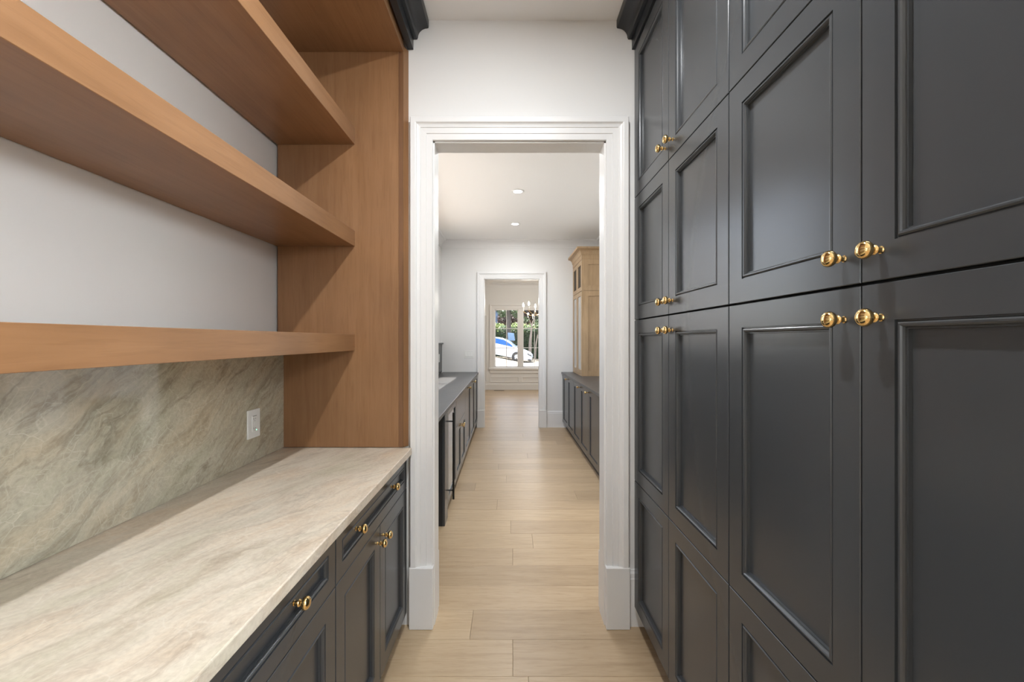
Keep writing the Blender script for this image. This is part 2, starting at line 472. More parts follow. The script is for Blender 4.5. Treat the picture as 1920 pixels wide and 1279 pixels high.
# cased opening from the passage to the kitchen
d3 = struct_root('door_3', (BRX, 2.70, 0))
part('casing_side', MB().box(BRX - .02, BRX, 2.60, 2.70, 0, 2.48), M['trim'], d3, bevel=.003)
part('casing_side', MB().box(BRX - .02, BRX, 3.62, 3.665, 0, 2.48), M['trim'], d3, bevel=.003)
part('casing_head', MB().box(BRX - .02, BRX, 2.60, 3.665, 2.48, 2.58), M['trim'], d3, bevel=.003)
part('jamb', MB().box(BRX, BRX + WT, 2.70, 2.715, 0, 2.48).box(BRX, BRX + WT, 3.605, 3.62, 0, 2.48).box(BRX, BRX + WT, 2.70, 3.62, 2.465, 2.48), M['trim'], d3)

def base_prof(t=.016, h=.28):
    return [(0, 0), (t, 0), (t, h - .045), (t - .003, h - .04), (t - .004, h - .018), (t - .009, h - .008), (t - .010, h), (0, h)]
struct('baseboard_front', MB().prism([(Y1 - a, z) for a, z in base_prof(.016, .285)], 'x', O1[1] + .124, .72), M['trim'])
struct('baseboard_front.001', MB().prism([(Y2 - a, z) for a, z in base_prof(.016, .275)], 'x', O2[1] + .127, BRX), M['trim'])
struct('baseboard_front.002', MB().prism([(Y3 - a, z) for a, z in base_prof(.018, .19)], 'x', -2.6, 3.0), M['trim'])

# crown mouldings of the passage and the front room
def crown_prof(w=.10, h=.13):
    p = [(0, 0), (w, 0), (w, -.012), (w - .008, -.018)]
    for i in range(7):
        a = math.pi / 2 * i / 6
        p.append((.014 + (w - .026) * (1 - math.sin(a)), -.022 - (h - .05) * (1 - math.cos(a))))
    p += [(.010, -h + .018), (.010, -h), (0, -h)]
    return p
CP = crown_prof()
struct('trim_1', MB().prism([(Y2 - a, H_B + z) for a, z in CP], 'x', BLX, BRX), M['trim'])
struct('trim_2', MB().prism([(BLX + a, H_B + z) for a, z in CP], 'y', Y1b, Y2), M['trim'])
struct('trim_3', MB().prism([(BRX - a, H_B + z) for a, z in CP], 'y', Y1b, Y2), M['trim'])
struct('trim_4', MB().prism([(Y3 - a, H_B + z) for a, z in crown_prof(.1, .14)], 'x', -2.6, 3.0), M['trim'])
# raised wainscot frames under and beside the front-room window
def frame_ring(x0, x1, z0, z1, y, w=.03, t=.018):
    m = MB()
    prof = [(0, 0), (0, t), (w * .3, t), (w * .6, t * .45), (w, t * .3), (w, 0)]
    for (ax, az), (bx, bz), (sx, sz), (tx, tz) in (((x0, z0), (x1, z0), (1, 1), (-1, 1)), ((x1, z0), (x1, z1), (-1, 1), (-1, -1)), ((x1, z1), (x0, z1), (-1, -1), (1, -1)), ((x0, z1), (x0, z0), (1, -1), (1, 1))):
        n = len(prof)
        vs = [(ax + sx * o, y - d, az + sz * o) for o, d in prof] + [(bx + tx * o, y - d, bz + tz * o) for o, d in prof]
        m.add(vs, [(i, (i + 1) % n, n + (i + 1) % n, n + i) for i in range(n)] + [tuple(range(n)), tuple(range(n, 2 * n))])
    return m
wains = struct_root('trim_5', (0, Y3, 0))
for a, b, zl, zh in ((-.60, .235, .225, .375), (.325, 1.16, .225, .375), (-1.55, -.70, .225, 2.18), (1.26, 2.1, .225, 2.18)):
    part('panel_moulding', frame_ring(a, b, zl, zh, Y3), M['trim'], wains)

# windows -------------------------------------------------------------------
def window_y(name, X0, X1, Z0, Z1, y, depth, mull):
    """window in a wall that faces the camera; mull = (left, right) of the mullion"""
    r = struct_root(name, (X0, y, Z0))
    part('frame', MB().box(X0 - .02, X0, y, y + depth, Z0 - .02, Z1 + .02).box(X1, X1 + .02, y, y + depth, Z0 - .02, Z1 + .02)
         .box(X0, X1, y, y + depth, Z1, Z1 + .02).box(X0, X1, y, y + depth, Z0 - .02, Z0).box(mull[0], mull[1], y - .008, y + depth, Z0, Z1), M['trim'], r)
    k = 1.22
    cm = casing_side(X0, -1, y, -1, Z0 - .02, Z1, k)
    part('casing_side', cm, M['trim'], r)
    part('casing_side', casing_side(X1, 1, y, -1, Z0 - .02, Z1, k), M['trim'], r)
    part('casing_head', casing_head(X0, X1, y, -1, Z1, k), M['trim'], r)
    part('sill', MB().box(X0 - .17, X1 + .17, y - .065, y + .05, Z0 - .078, Z0 - .02), M['trim'], r, bevel=.008)
    part('apron', MB().box(X0 - .14, X1 + .14, y - .025, y, Z0 - .18, Z0 - .078), M['trim'], r, bevel=.006)
    for a, b in ((X0, mull[0]), (mull[1], X1)):
        s = .022
        sh = part('sash', MB().box(a, a + s, y + .05, y + .085, Z0, Z1).box(b - s, b, y + .05, y + .085, Z0, Z1).box(a, b, y + .05, y + .085, Z0, Z0 + s).box(a, b, y + .05, y + .085, Z1 - s, Z1), M['trim'], r)
        xm = (a + b) / 2; zs = [Z0 + (Z1 - Z0) * q / 3 for q in (0, 1, 2, 3)]
        part('muntin', MB().box(xm - .009, xm + .009, y + .056, y + .08, Z0 + s, Z1 - s), M['trim'], sh)
        for z in zs[1:3]: part('muntin', MB().box(a + s, b - s, y + .056, y + .08, z - .009, z + .009), M['trim'], sh)
        for (p, q) in ((a + s, xm - .009), (xm + .009, b - s)):
            for zi in range(3):
                part('pane', MB().box(p, q, y + .066, y + .069, zs[zi] + .009, zs[zi + 1] - .009), M['glass'], sh)
    return r
window_y('window_1', WD[0], WD[1], WD[2], WD[3], Y3, .14, (.221, .355))

def window_x(name, ylist, Z0, Z1, x0, x1, inner):
    """window in a side wall: ylist = sash bounds"""
    r = struct_root(name, (x0, ylist[0][0], Z0))
    ya, yb = ylist[0][0] - .03, ylist[-1][1] + .03
    m = MB().box(x0, x1, ya - .02, ya, Z0 - .03, Z1 + .03).box(x0, x1, yb, yb + .02, Z0 - .03, Z1 + .03).box(x0, x1, ya, yb, Z1, Z1 + .03).box(x0, x1, ya, yb, Z0 - .03, Z0)
    part('frame', m, M['trim'], r)
    xm = (x0 + x1) / 2
    for a, b in ylist:
        sh = part('sash', MB().box(xm - .02, xm + .02, a - .03, a, Z0, Z1).box(xm - .02, xm + .02, b, b + .03, Z0, Z1).box(xm - .02, xm + .02, a, b, Z0, Z0 + .03).box(xm - .02, xm + .02, a, b, Z1 - .03, Z1), M['trim'], r)
        part('pane', MB().box(xm - .002, xm + .002, a, b, Z0 + .03, Z1 - .03), M['glass'], sh)
    return r
window_x('window_2', [(3.11, 4.10), (4.17, 5.03), (5.10, 5.93)], 1.45, 2.83, BLX - .099, BLX - .001, 1)
window_x('fill_window_4', [(-3.55, -2.35), (-2.25, -1.05)], .63, 2.47, KL - .12, KL, 1)  # unseen window added so sun on the rear floor bounces fill light
window_x('fill_window_5', [(-3.85, -2.13), (-2.03, -.30)], .89, 2.69, KR, KR + .12, -1)  # unseen window, added and enlarged to light the pantry's left wall
window_x('window_3', [(5.25, 5.95), (6.02, 6.70)], 1.01, 2.27, KX, KX + .12, -1)

# ------------------------------------------------------------------ cabinet doors and knobs
BEAD = [(0, 0), (.0006, -.0042), (.0028, -.0042), (.0042, -.0014), (.0066, .0004), (.0092, .0002), (.0116, -.0018), (.0132, -.0052), (.0138, -.0078), (.0158, -.0078), (.0166, -.0140), (.0176, -.0140)]
PLAIN = [(0, 0), (.001, -.009), (.0018, -.009)]
_mesh_cache = {}
def ring_mesh(w, h, d, stile, prof, mat, back=True, t=.02):
    """door frame lying in the y-z plane; d = +1 faces +x, -1 faces -x; origin at its lower near corner on the front face"""
    key = (round(w, 4), round(h, 4), d, stile, len(prof), mat.name, back)
    if key in _mesh_cache: return _mesh_cache[key]
    loops = [(.0, -t), (0, -.0012), (.0012, 0)] + [(stile + a, n) for a, n in prof]
    if not back: loops = loops + [(loops[-1][0], -t)]
    vs, fs = [], []
    for i, n in loops:
        vs += [(n * d, i, i), (n * d, w - i, i), (n * d, w - i, h - i), (n * d, i, h - i)]
    for k in range(len(loops) - 1):
        for c in range(4): fs.append((4 * k + c, 4 * k + (c + 1) % 4, 4 * k + 4 + (c + 1) % 4, 4 * k + 4 + c))
    if back: fs.append((0, 1, 2, 3))
    else:
        L = 4 * (len(loops) - 1)
        for c in range(4): fs.append((c, (c + 1) % 4, L + (c + 1) % 4, L + c))
    _mesh_cache[key] = MB().add(vs, fs).mesh('door', mat)
    return _mesh_cache[key]
def panel_mesh(w, h, d, inset, n, mat):
    key = ('p', round(w, 4), round(h, 4), d, inset, mat.name)
    if key not in _mesh_cache:
        a, b = sorted((n * d, (n - .005) * d))
        _mesh_cache[key] = MB().box(a, b, inset, w - inset, inset, h - inset).mesh('panel', mat)
    return _mesh_cache[key]
KNOB = [(0, .0001), (0, .0068), (.0012, .0068), (.0024, .0052), (.0062, .0044), (.0092, .0050), (.0108, .0078), (.0130, .0090), (.0152, .0078),
        (.0168, .0052), (.0184, .0050), (.0196, .0078), (.0214, .0112), (.0240, .0141), (.0272, .0157), (.0305, .0158), (.0338, .0148), (.0366, .0124), (.0385, .0088), (.0394, .0045), (.0396, .0001)]
def knob_mesh(d, k=1.0):
    key = ('knob', d, k)
    if key not in _mesh_cache:
        _mesh_cache[key] = MB().lathe([(a * k, r * k) for a, r in KNOB], 'x', (0, 0, 0), d, 28).mesh('knob', M['brass'], smooth=True)
    return _mesh_cache[key]
def add_door(root, name, x, y0, y1, z0, z1, d, mat, stile=.064, prof=BEAD, knobs=(), gap=.0016, panel_mat=None, glassy=False, kk=1.0):
    """a door or drawer front of cabinet `root`; x = world position of its front face"""
    w, h = y1 - y0 - 2 * gap, z1 - z0 - 2 * gap
    R = wpos(root)
    me = ring_mesh(w, h, d, stile, prof, mat, back=not glassy)
    o = link(name, me, root, Vector((x, y0 + gap, z0 + gap)) - R)
    last = prof[-1]
    if glassy: link('pane', panel_mesh(w, h, d, stile + last[0] - .001, -.010, panel_mat), o)
    else: link('panel', panel_mesh(w, h, d, stile + last[0] - .001, last[1] + .0001, panel_mat or mat), o)
    for ky, kz in knobs:
        link('knob', knob_mesh(d, kk), o, (0, ky - y0 - gap, kz - z0 - gap))
    return o

# ------------------------------------------------------------------ tall pantry cabinets on the right
FX = .628                        # door faces
ROWS = [(.10, .745), (.745, 1.5555), (1.5555, 2.1725), (2.1725, 2.93)]
def tall_cabinet(y0, y1, label):
    c = thing('pantry_cabinet', (.96, (y0 + y1) / 2, 0), label, 'cabinet', 'charcoal pantry cabinets')
    part('carcass', MB().box(FX + .0215, RX - .004, y0 + .001, y1 - .001, .09, 3.0), M['void'], c)
    part('toe_kick', MB().box(FX + .055, FX + .075, y0 + .001, y1 - .001, .0005, .09), M['black'], c)
    part('plinth_base', MB().box(FX + .0755, RX - .004, y0 + .001, y1 - .001, .0005, .0895), M['void'], c)
    ym = (y0 + y1) / 2
    for i, (z0, z1) in enumerate(ROWS):
        for s, (a, b) in enumerate(((y0, ym), (ym, y1))):
            ky = ym - .041 if s == 0 else ym + .038
            kn = {0: [], 1: [(ky, z1 - .062)], 2: [(ky, z0 + .054)], 3: [(ky, z0 + .064)]}[i]
            zz1 = z1 - .0012 if i == 1 else z1
            zz0 = z0 + .0012 if i == 2 else z0
            add_door(c, 'door', FX, a, b, zz0, zz1, -1, M['charcoal'], knobs=kn)
    return c
tc1 = tall_cabinet(1.209, 2.112, 'tall charcoal pantry cabinet standing against the white doorway wall')
tc2 = tall_cabinet(.303, 1.207, 'nearer tall charcoal pantry cabinet with large brass knobs, before the doorway')
def cabinet_crown(X, s, y0, y1):
    """X = frieze back face, s = direction into the room"""
    p = [(0, 2.936), (.030, 2.936), (.030, 2.988), (.049, 2.988), (.051, 2.992)]
    for i in range(9):
        a = math.pi / 2 * i / 8
        p.append((.053 + .047 * (1 - math.cos(a)), 2.996 + .048 * math.sin(a)))
    p += [(.106, 3.046), (.108, 3.052), (.108, H_A - .001), (0, H_A - .001)]
    return MB().prism([(X + s * a, z) for a, z in p], 'y', y0, y1)
cr_r = tag(part('crown_moulding', cabinet_crown(FX + .0205, -1, .303, Y1 - .002), M['black'], smooth=True, base=(FX, 1.2, 2.936)), 'black crown moulding on top of the tall charcoal pantry cabinets', 'moulding')
for o in (tc1, tc2, cr_r): turn(o, (FX, 2.115), .0058)

# ------------------------------------------------------------------ open shelving, counter and base cabinets on the left
SHX, PX = -.782, -.540           # shelf fronts, side panel front
sh = thing('shelving_unit', (-1.0, 1.25, .915), 'brown stained wood open shelving built in above the stone counter', 'shelf')
YE = 2.0865
part('side_panel', MB().box(LX + .001, PX - .022, YE, Y1 - .001, .916, 2.945), M['wood_z'], sh, bevel=.001, segs=1)
part('edge_strip', MB().box(PX - .0215, PX, YE, Y1 - .001, .916, 2.945), M['wood_edge'], sh, bevel=.0012, segs=1)
part('filler_strip', MB().prism([(PX + .0004, YE + .004), (PX + .002, YE + .004), (-.5215, Y1 - .002), (PX + .0004, Y1 - .002)], 'z', .916, 2.93), M['wood_z'], sh)
for z0, z1 in ((1.402, 1.483), (1.9245, 2.003), (2.435, 2.517)):
    part('shelf', MB().box(LX + .001, SHX, .4305, YE - .0005, z0, z1), M['wood_y'], sh, bevel=.0012, segs=1)
part('top_panel', MB().box(LX + .001, PX + .003, .4305, YE - .0005, 2.90, 2.975), M['wood_y'], sh, bevel=.001, segs=1)
cr_l = tag(part('crown_moulding', cabinet_crown(PX + .014, 1, .39, Y1 - .002), M['black'], smooth=True, base=(PX, 1.2, 2.936)), 'black crown moulding above the brown open shelving', 'moulding')
backs = tag(part('backsplash', MB().box(LX + .001, -1.140, .415, YE - .001, .916, 1.4015), M['splash'], base=(LX, 1.25, .915)), 'polished veined stone backsplash, darkened in colour for shade under the lowest shelf', 'backsplash')
ct = tag(part('countertop', MB().box(LX + .001, -.495, .415, YE - .001, .882, .915), M['counter'], base=(-.8, 1.25, .882), bevel=.003, segs=2), 'cream veined stone countertop over the left charcoal base cabinets', 'countertop')
BX = -.521
def base_cabinet(y0, y1, label, knob_y):
    c = thing('base_cabinet', (-.84, (y0 + y1) / 2, 0), label, 'cabinet', 'charcoal base cabinets under the stone counter')
    part('carcass', MB().box(LX + .004, BX - .0215, y0 + .0005, y1 - .0005, .085, .8815), M['void'], c)
    part('toe_kick', MB().box(BX - .075, BX - .055, y0 + .0005, y1 - .0005, .0005, .085), M['black'], c)
    ym = (y0 + y1) / 2
    add_door(c, 'drawer', BX, y0, y1, .714, .8795, 1, M['charcoal'], stile=.045, knobs=[(k, .815) for k in knob_y])
    for s, (a, b) in enumerate(((y0, ym), (ym, y1))):
        add_door(c, 'door', BX, a, b, .088, .714, 1, M['charcoal'], knobs=[(ym + (.036 if s else -.036), .657)])
    return c
bc1 = base_cabinet(1.251, YE - .001, 'charcoal base cabinet with long drawer over two doors, beside the doorway', (1.41, 1.815))
bc2 = base_cabinet(.415, 1.249, 'nearer charcoal base cabinet, mostly hidden under the stone counter', (.58, 1.012))
# receptacle on the backsplash
oy0, oy1, oz0, oz1 = 1.795, 1.882, 1.022, 1.147
ox = -1.140
ol = thing('wall_outlet', (ox, oy0, oz0), 'white outlet with a green light on the polished stone backsplash', 'outlet')
part('cover_plate', MB().box(ox, ox + .006, oy0, oy1, oz0, oz1), M['white_plastic'], ol, bevel=.002)
yc, zc = (oy0 + oy1) / 2, (oz0 + oz1) / 2
part('receptacle', MB().box(ox + .006, ox + .0085, yc - .0168, yc + .0168, zc - .034, zc + .034), M['white_plastic'], ol, bevel=.0008, segs=1)
part('slot', MB().box(ox + .0083, ox + .0088, yc - .014, yc + .014, zc + .0335, zc + .0355), M['slot'], ol)
for dz in (.022, -.020):
    part('slot', MB().box(ox + .0084, ox + .0089, yc - .0075, yc - .0055, dz + zc - .004, dz + zc + .004), M['slot'], ol)
    part('slot', MB().box(ox + .0084, ox + .0089, yc + .0055, yc + .0075, dz + zc - .003, dz + zc + .003), M['slot'], ol)
    part('slot', MB().box(ox + .0084, ox + .0089, yc - .0015, yc + .0015, dz + zc - .011, dz + zc - .008), M['slot'], ol)
part('button', MB().box(ox + .0084, ox + .0095, yc - .006, yc + .006, zc - .003, zc + .003), M['white_plastic'], ol)
part('indicator_light', MB().box(ox + .0084, ox + .0095, yc + .010, yc + .014, zc - .031, zc - .027), M['led'], ol)
for o in (sh, cr_l, backs, ct, bc1, bc2, ol): turn(o, (BX, 2.1), -.0058)

# ------------------------------------------------------------------ passage: left run
BT = .0105
EX = -.534; CX = EX - .018
pivB = (EX, 6.93)
left_run = []
left_run.append(tag(part('countertop', MB().box(BLX + .03, EX, Y1b + .004, Y2 - .003, .892, .922), M['darkstone'], base=(-.85, 4.6, .892), bevel=.002, segs=1), 'dark grey stone countertop along the left of the passage, sunlit in patches', 'countertop'))
ep = thing('end_panel', (CX, 3.3, 0), 'charcoal end panel reaching the floor beside the wine cooler', 'panel')
part('body', MB().box(BLX + .035, CX - .02, 3.245, 3.40, .0005, .8915), M['black'], ep)
part('front_face', MB().box(CX - .0195, CX, 3.245, 3.40, .0005, .8915), M['charcoal'], ep, bevel=.0015, segs=1)
left_run.append(ep)
wc = thing('wine_cooler', (-.85, 3.7, 0), 'black framed wine cooler with glass door and long bar handle', 'wine cooler')
part('body', MB().box(BLX + .035, CX - .022, 3.402, 3.975, .09, .8915), M['void'], wc)
part('toe_kick', MB().box(CX - .075, CX - .055, 3.402, 3.975, .0005, .09), M['black'], wc)
wd = link('door', ring_mesh(.566, .787, 1, .055, PLAIN, M['charcoal'], True, .021), wc, Vector((CX, 3.405, .098)) - wpos(wc))
link('pane', panel_mesh(.566, .787, 1, .0565, -.0085, M['dark_glass']), wd)
part('handle', MB().tube([(CX + .038, 3.475, .125), (CX + .038, 3.475, .85)], .0085, 12).tube([(CX - .001, 3.475, .20), (CX + .038, 3.475, .20)], .006, 10).tube([(CX - .001, 3.475, .775), (CX + .038, 3.475, .775)], .006, 10), M['blackmetal'], wc, smooth=True)
left_run.append(wc)
def run_cabinet(y0, y1, label, mode, knobs=(), X=CX, d=1, back=BLX + .035, grp='charcoal base cabinets in the passage'):
    c = thing('base_cabinet', ((X + back) / 2, (y0 + y1) / 2, 0), label, 'cabinet', grp)
    a, b = sorted((back, X - d * .0215))
    part('carcass', MB().box(a, b, y0 + .0005, y1 - .0005, .10, .8915), M['void'], c)
    a, b = sorted((X - d * .075, X - d * .055))
    part('toe_kick', MB().box(a, b, y0 + .0005, y1 - .0005, .0005, .10), M['black'], c)
    ym = (y0 + y1) / 2
    if mode == 'sink':
        w, h = y1 - y0 - .004, .27
        o = part('drawer', MB().box(X - d * .02, X, y0 + .002, y1 - .002, .615, .885), M['charcoal'], c, bevel=.0012, segs=1)
        for s, (p, q) in enumerate(((y0, ym), (ym, y1))):
            add_door(c, 'door', X, p, q, .105, .612, d, M['charcoal'], prof=PLAIN, knobs=[(ym + (.04 if s else -.04), .555)])
    elif mode == 'one':
        add_door(c, 'door', X, y0, y1, .105, .888, d, M['charcoal'], prof=PLAIN, knobs=[(k, .852) for k in knobs])
    else:
        for p, q in ((y0, ym), (ym, y1)):
            add_door(c, 'door', X, p, q, .105, .888, d, M['charcoal'], prof=PLAIN, knobs=[(k, .852) for k in knobs if p < k < q])
    return c
left_run.append(run_cabinet(3.977, 4.86, 'charcoal sink cabinet with plain upper front and two doors, beyond the wine cooler', 'sink'))
left_run.append(run_cabinet(4.862, 5.56, 'single door charcoal cabinet right beyond the sink cabinet', 'one', (5.26,)))
left_run.append(run_cabinet(5.562, 6.26, 'single door charcoal cabinet, second from the far left wall corner', 'one', (6.02,)))
left_run.append(run_cabinet(6.262, 6.925, 'last charcoal cabinet of the left run, at the far wall', 'one'))
for o in left_run: turn(o, pivB, BT)
bsp = thing('backsplash', (BLX, 4.6, .922), 'dark grey stone backsplash with ledge along the left passage wall', 'backsplash')
part('slab', MB().box(BLX + .001, BLX + .016, Y1b + .005, Y2 - .002, .923, 1.385), M['darkstone'], bsp)
part('ledge', MB().box(BLX + .001, BLX + .040, Y1b + .005, Y2 - .002, 1.385, 1.408), M['darkstone'], bsp, bevel=.004)
so = thing('wall_outlet', (BLX + .016, 6.62, 1.12), 'narrow white outlet on the dark stone backsplash in the passage', 'outlet')
part('cover_plate', MB().box(BLX + .016, BLX + .022, 6.60, 6.68, 1.10, 1.23), M['white_plastic'], so, bevel=.002)
part('receptacle', MB().box(BLX + .022, BLX + .024, 6.623, 6.657, 1.13, 1.20), M['white_plastic'], so)
sw = thing('light_switch', (-.70, Y2, 1.215), 'white three rocker light switch plate on the far passage wall', 'switch')
part('cover_plate', MB().box(-.777, -.612, Y2 - .006, Y2, 1.152, 1.277), M['white_plastic'], sw, bevel=.002)
for k in range(3):
    xc = -.741 + k * .046
    part('rocker', MB().prism([(Y2 - .006, 1.181), (Y2 - .012, 1.183), (Y2 - .007, 1.248), (Y2 - .006, 1.248)], 'x', xc - .0165, xc + .0165), M['white_plastic'], sw)

# ------------------------------------------------------------------ passage: right run and the hutch
REX = .843; RCX = REX + .018
right_run = []
right_run.append(tag(part('countertop', MB().box(REX, BRX - .035, 3.66, Y2 - .002, .892, .922), M['darkstone'], base=(1.2, 5.3, .892), bevel=.002, segs=1), 'dark grey stone countertop below the pale oak hutch', 'countertop'))
rk = dict(X=RCX, d=-1, back=BRX - .04)
right_run.append(run_cabinet(5.79, 6.85, 'two door charcoal cabinet on the right at the far wall, under the hutch', 'two', (6.375,), **rk))
right_run.append(run_cabinet(4.73, 5.788, 'middle charcoal cabinet of the right passage run, with two doors', 'two', (5.30, 4.77), **rk))
right_run.append(run_cabinet(3.67, 4.728, 'nearest charcoal cabinet of the right run, half hidden by the doorway', 'two', (), **rk))
fl = tag(part('filler_strip', MB().box(RCX, RCX + .02, 6.852, Y2 - .002, .105, .8915), M['charcoal'], base=(RCX, 6.89, .105)), 'narrow charcoal filler strip between right cabinets and far wall', 'filler')
right_run.append(fl)
HXF, HY0, HY1 = 1.035, 6.10, 6.925
hu = thing('hutch', (1.25, 6.5, .922), 'pale oak hutch with glass doors standing on the right countertop', 'hutch')
OK = M['oak_z']; hb = BRX - .05
part('body', MB().box(HXF + .024, HXF + .045, HY0 + .021, HY1 - .02, .95, 2.63).box(HXF + .021, hb, HY1 - .02, HY1, .9225, 2.64).box(hb - .02, hb, HY0 + .02, HY1 - .02, .9225, 2.64).box(HXF + .021, hb - .02, HY0 + .021, HY1 - .02, .9225, .95), M['hutch_dark'], hu)
part('frieze', MB().box(HXF - .002, hb, HY0 - .002, HY1, 2.6405, 2.735), OK, hu, bevel=.002, segs=1)
# mitred crown on the front and the near side
cp = [(0, 2.70), (.006, 2.70), (.010, 2.712)]
for i in range(7):
    a = math.pi / 2 * i / 6
    cp.append((.012 + .058 * (1 - math.cos(a)), 2.715 + .065 * math.sin(a)))
cp += [(.078, 2.785), (.080, 2.81), (0, 2.81)]
n_ = len(cp)
vs = [(HXF - o, HY1, z) for o, z in cp] + [(HXF - o, HY0 - o, z) for o, z in cp] + [(hb, HY0 - o, z) for o, z in cp]
fs = []
for s in (0, 1):
    fs += [(s * n_ + i, s * n_ + (i + 1) % n_, (s + 1) * n_ + (i + 1) % n_, (s + 1) * n_ + i) for i in range(n_)]
fs += [tuple(range(n_)), tuple(range(2 * n_, 3 * n_))]
m = MB().add(vs, fs).box(HXF, hb, HY0, HY1, 2.736, 2.809)
part('crown', m, OK, hu, smooth=True)
ym = (HY0 + HY1) / 2 + .005
for (z0, z1), pm in (((.945, 2.176), M['seeded_glass']), ((2.18, 2.638), M['hutch_dark'])):
    for a, b in ((HY0 + .02, ym), (ym, HY1 - .01)):
        add_door(hu, 'door', HXF, a, b, z0, z1, -1, OK, stile=.062, prof=PLAIN, panel_mat=pm)
part('corner_post', MB().box(HXF, HXF + .021, HY0 + .0005, HY0 + .0195, .9225, 2.64), OK, hu)
part('base_rail', MB().box(HXF, HXF + .02, HY0 + .02, HY1 - .01, .9225, .944), OK, hu)
def side_ring(name, x0, x1, z0, z1, y):
    st = .075
    o = part(name, MB().box(x0, x0 + st, y, y + .02, z0, z1).box(x1 - st, x1, y, y + .02, z0, z1).box(x0 + st, x1 - st, y, y + .02, z0, z0 + st).box(x0 + st, x1 - st, y, y + .02, z1 - st, z1), OK, hu)
    part('panel', MB().box(x0 + st, x1 - st, y + .013, y + .019, z0 + st, z1 - st), OK, o)
side_ring('side_panel', HXF + .0215, hb, .9225, 2.176, HY0)
side_ring('side_panel', HXF + .0215, hb, 2.18, 2.64, HY0)
right_run.append(hu)
for o in right_run: turn(o, (REX, 6.93), BT)

# ------------------------------------------------------------------ recessed ceiling lights
def downlight(x, y, zc, label, watts, r=.05, group='recessed ceiling lights', wide=False):
    t = thing('ceiling_light', (x, y, zc), label, 'ceiling light', group)
    part('trim_ring', MB().lathe([(0, r + .022), (-.004, r + .022), (-.006, r + .016), (-.005, r), (0, r)], 'z', (x, y, zc), 1, 32), M['trim'], t, smooth=True)
    part('lens', MB().lathe([(-.0035, .0001), (-.0035, r), (-.0005, r)], 'z', (x, y, zc), 1, 32), M['lens'], t)
    ld = bpy.data.lights.new('lamp', 'AREA' if wide else 'SPOT'); ld.energy = watts
    if wide: ld.shape = 'DISK'; ld.size = 1.3 * r
    else: ld.spot_size = math.radians(128); ld.spot_blend = .85; ld.shadow_soft_size = r * .8
    ld.color = (.945, .975, 1)
    lo = bpy.data.objects.new('lamp', ld); COL.objects.link(lo); lo.parent = t; lo.location = (0, 0, -.008)
    return t
downlight(.08, 4.635, H_B, 'nearer of two bright recessed lights in the passage ceiling', PASSAGE_W, wide=True)
downlight(.065, 5.935, H_B, 'farther recessed light in the passage ceiling, near the far wall', PASSAGE_W, wide=True)
downlight(.08, 3.33, H_B, 'recessed passage ceiling light just past the doorway head', PASSAGE_W, wide=True)
downlight(.05, .90, H_A, 'recessed pantry ceiling light above the aisle, before the doorway', PANTRY_W, wide=True)
def pendant(x, y, z, label):  # unseen globes added to throw fill light on the left wall and shelves
    t = thing('fill_globe', (x, y, z), label, 'fill lamp', 'added fill globes behind the camera')
    part('globe', MB().sphere((x, y, z), .17, 28, 18), M['globe'], t, smooth=True)
    part('cap', MB().lathe([(.155, .07), (.185, .06), (.20, .012), (.20, .0001)], 'z', (x, y, z), 1, 20), M['brass'], t, smooth=True)
    part('cord', MB().tube([(x, y, z + .2), (x, y, H_A)], .004, 8), M['slot'], t, smooth=True)
pendant(.95, -.50, 2.2, 'left of two unseen globe lamps added behind the camera as fill')
pendant(1.75, -.50, 2.2, 'right of two unseen globe lamps added behind the camera as fill')
for y, w in ((3.4, 'first'), (5.6, 'second')):  # unseen lamps added to brighten the passage from the side
    downlight(3.2, y, H_B, 'added fill light for the passage, in the side kitchen, ' + w, SIDE_FILL_W, .09)

# ------------------------------------------------------------------ front room: chandelier, outlet, register
cx, cy, bz = .705, 9.65, 2.28
ch = thing('chandelier', (cx, cy, 2.05), 'slim brass chandelier with lit candle bulbs before the window', 'chandelier')
part('stem', MB().tube([(cx, cy, 2.06), (cx, cy, H_B - .02)], .008, 10), M['brass'], ch, smooth=True)
part('canopy', MB().lathe([(0, .06), (-.012, .06), (-.03, .012), (-.03, .0001)], 'z', (cx, cy, H_B), 1, 20), M['brass'], ch, smooth=True)
part('hub', MB().sphere((cx, cy, 2.10), .035, 16, 10, (1, 1, 1.3)), M['brass'], ch, smooth=True)
for k in range(6):
    a = math.radians(105 + 60 * k); ux, uy = math.cos(a), math.sin(a); R_ = .42
    pts = [(cx + ux * R_ * t, cy + uy * R_ * t, 2.10 - .09 * math.sin(math.pi * t) + .02 * t) for t in [q / 8 for q in range(9)]]
    arm = part('arm', MB().tube(pts, .006, 8), M['brass'], ch, smooth=True)
    bx_, by_ = cx + ux * R_, cy + uy * R_
    part('drip_cup', MB().lathe([(0, .006), (.004, .022), (.008, .022), (.01, .010)], 'z', (bx_, by_, 2.12), 1, 14), M['brass'], arm, smooth=True)
    part('candle', MB().lathe([(0, .0001), (0, .010), (.10, .010), (.10, .0001)], 'z', (bx_, by_, 2.13), 1, 12), M['white_plastic'], arm, smooth=True)
    part('bulb', MB().lathe([(0, .008), (.015, .015), (.04, .019), (.07, .011), (.095, .0001)], 'z', (bx_, by_, 2.23), 1, 12), M['bulb'], arm, smooth=True)
    ld = bpy.data.lights.new('glow', 'POINT'); ld.energy = CHANDELIER_W; ld.color = (1, .97, .93); ld.shadow_soft_size = .04
    lo = bpy.data.objects.new('glow', ld); COL.objects.link(lo); lo.parent = ch; lo.location = Vector((bx_, by_, 2.36)) - wpos(ch)
bo = thing('wall_outlet', (.72, Y3 - .018, .13), 'white outlet low on the baseboard under the far window', 'outlet')
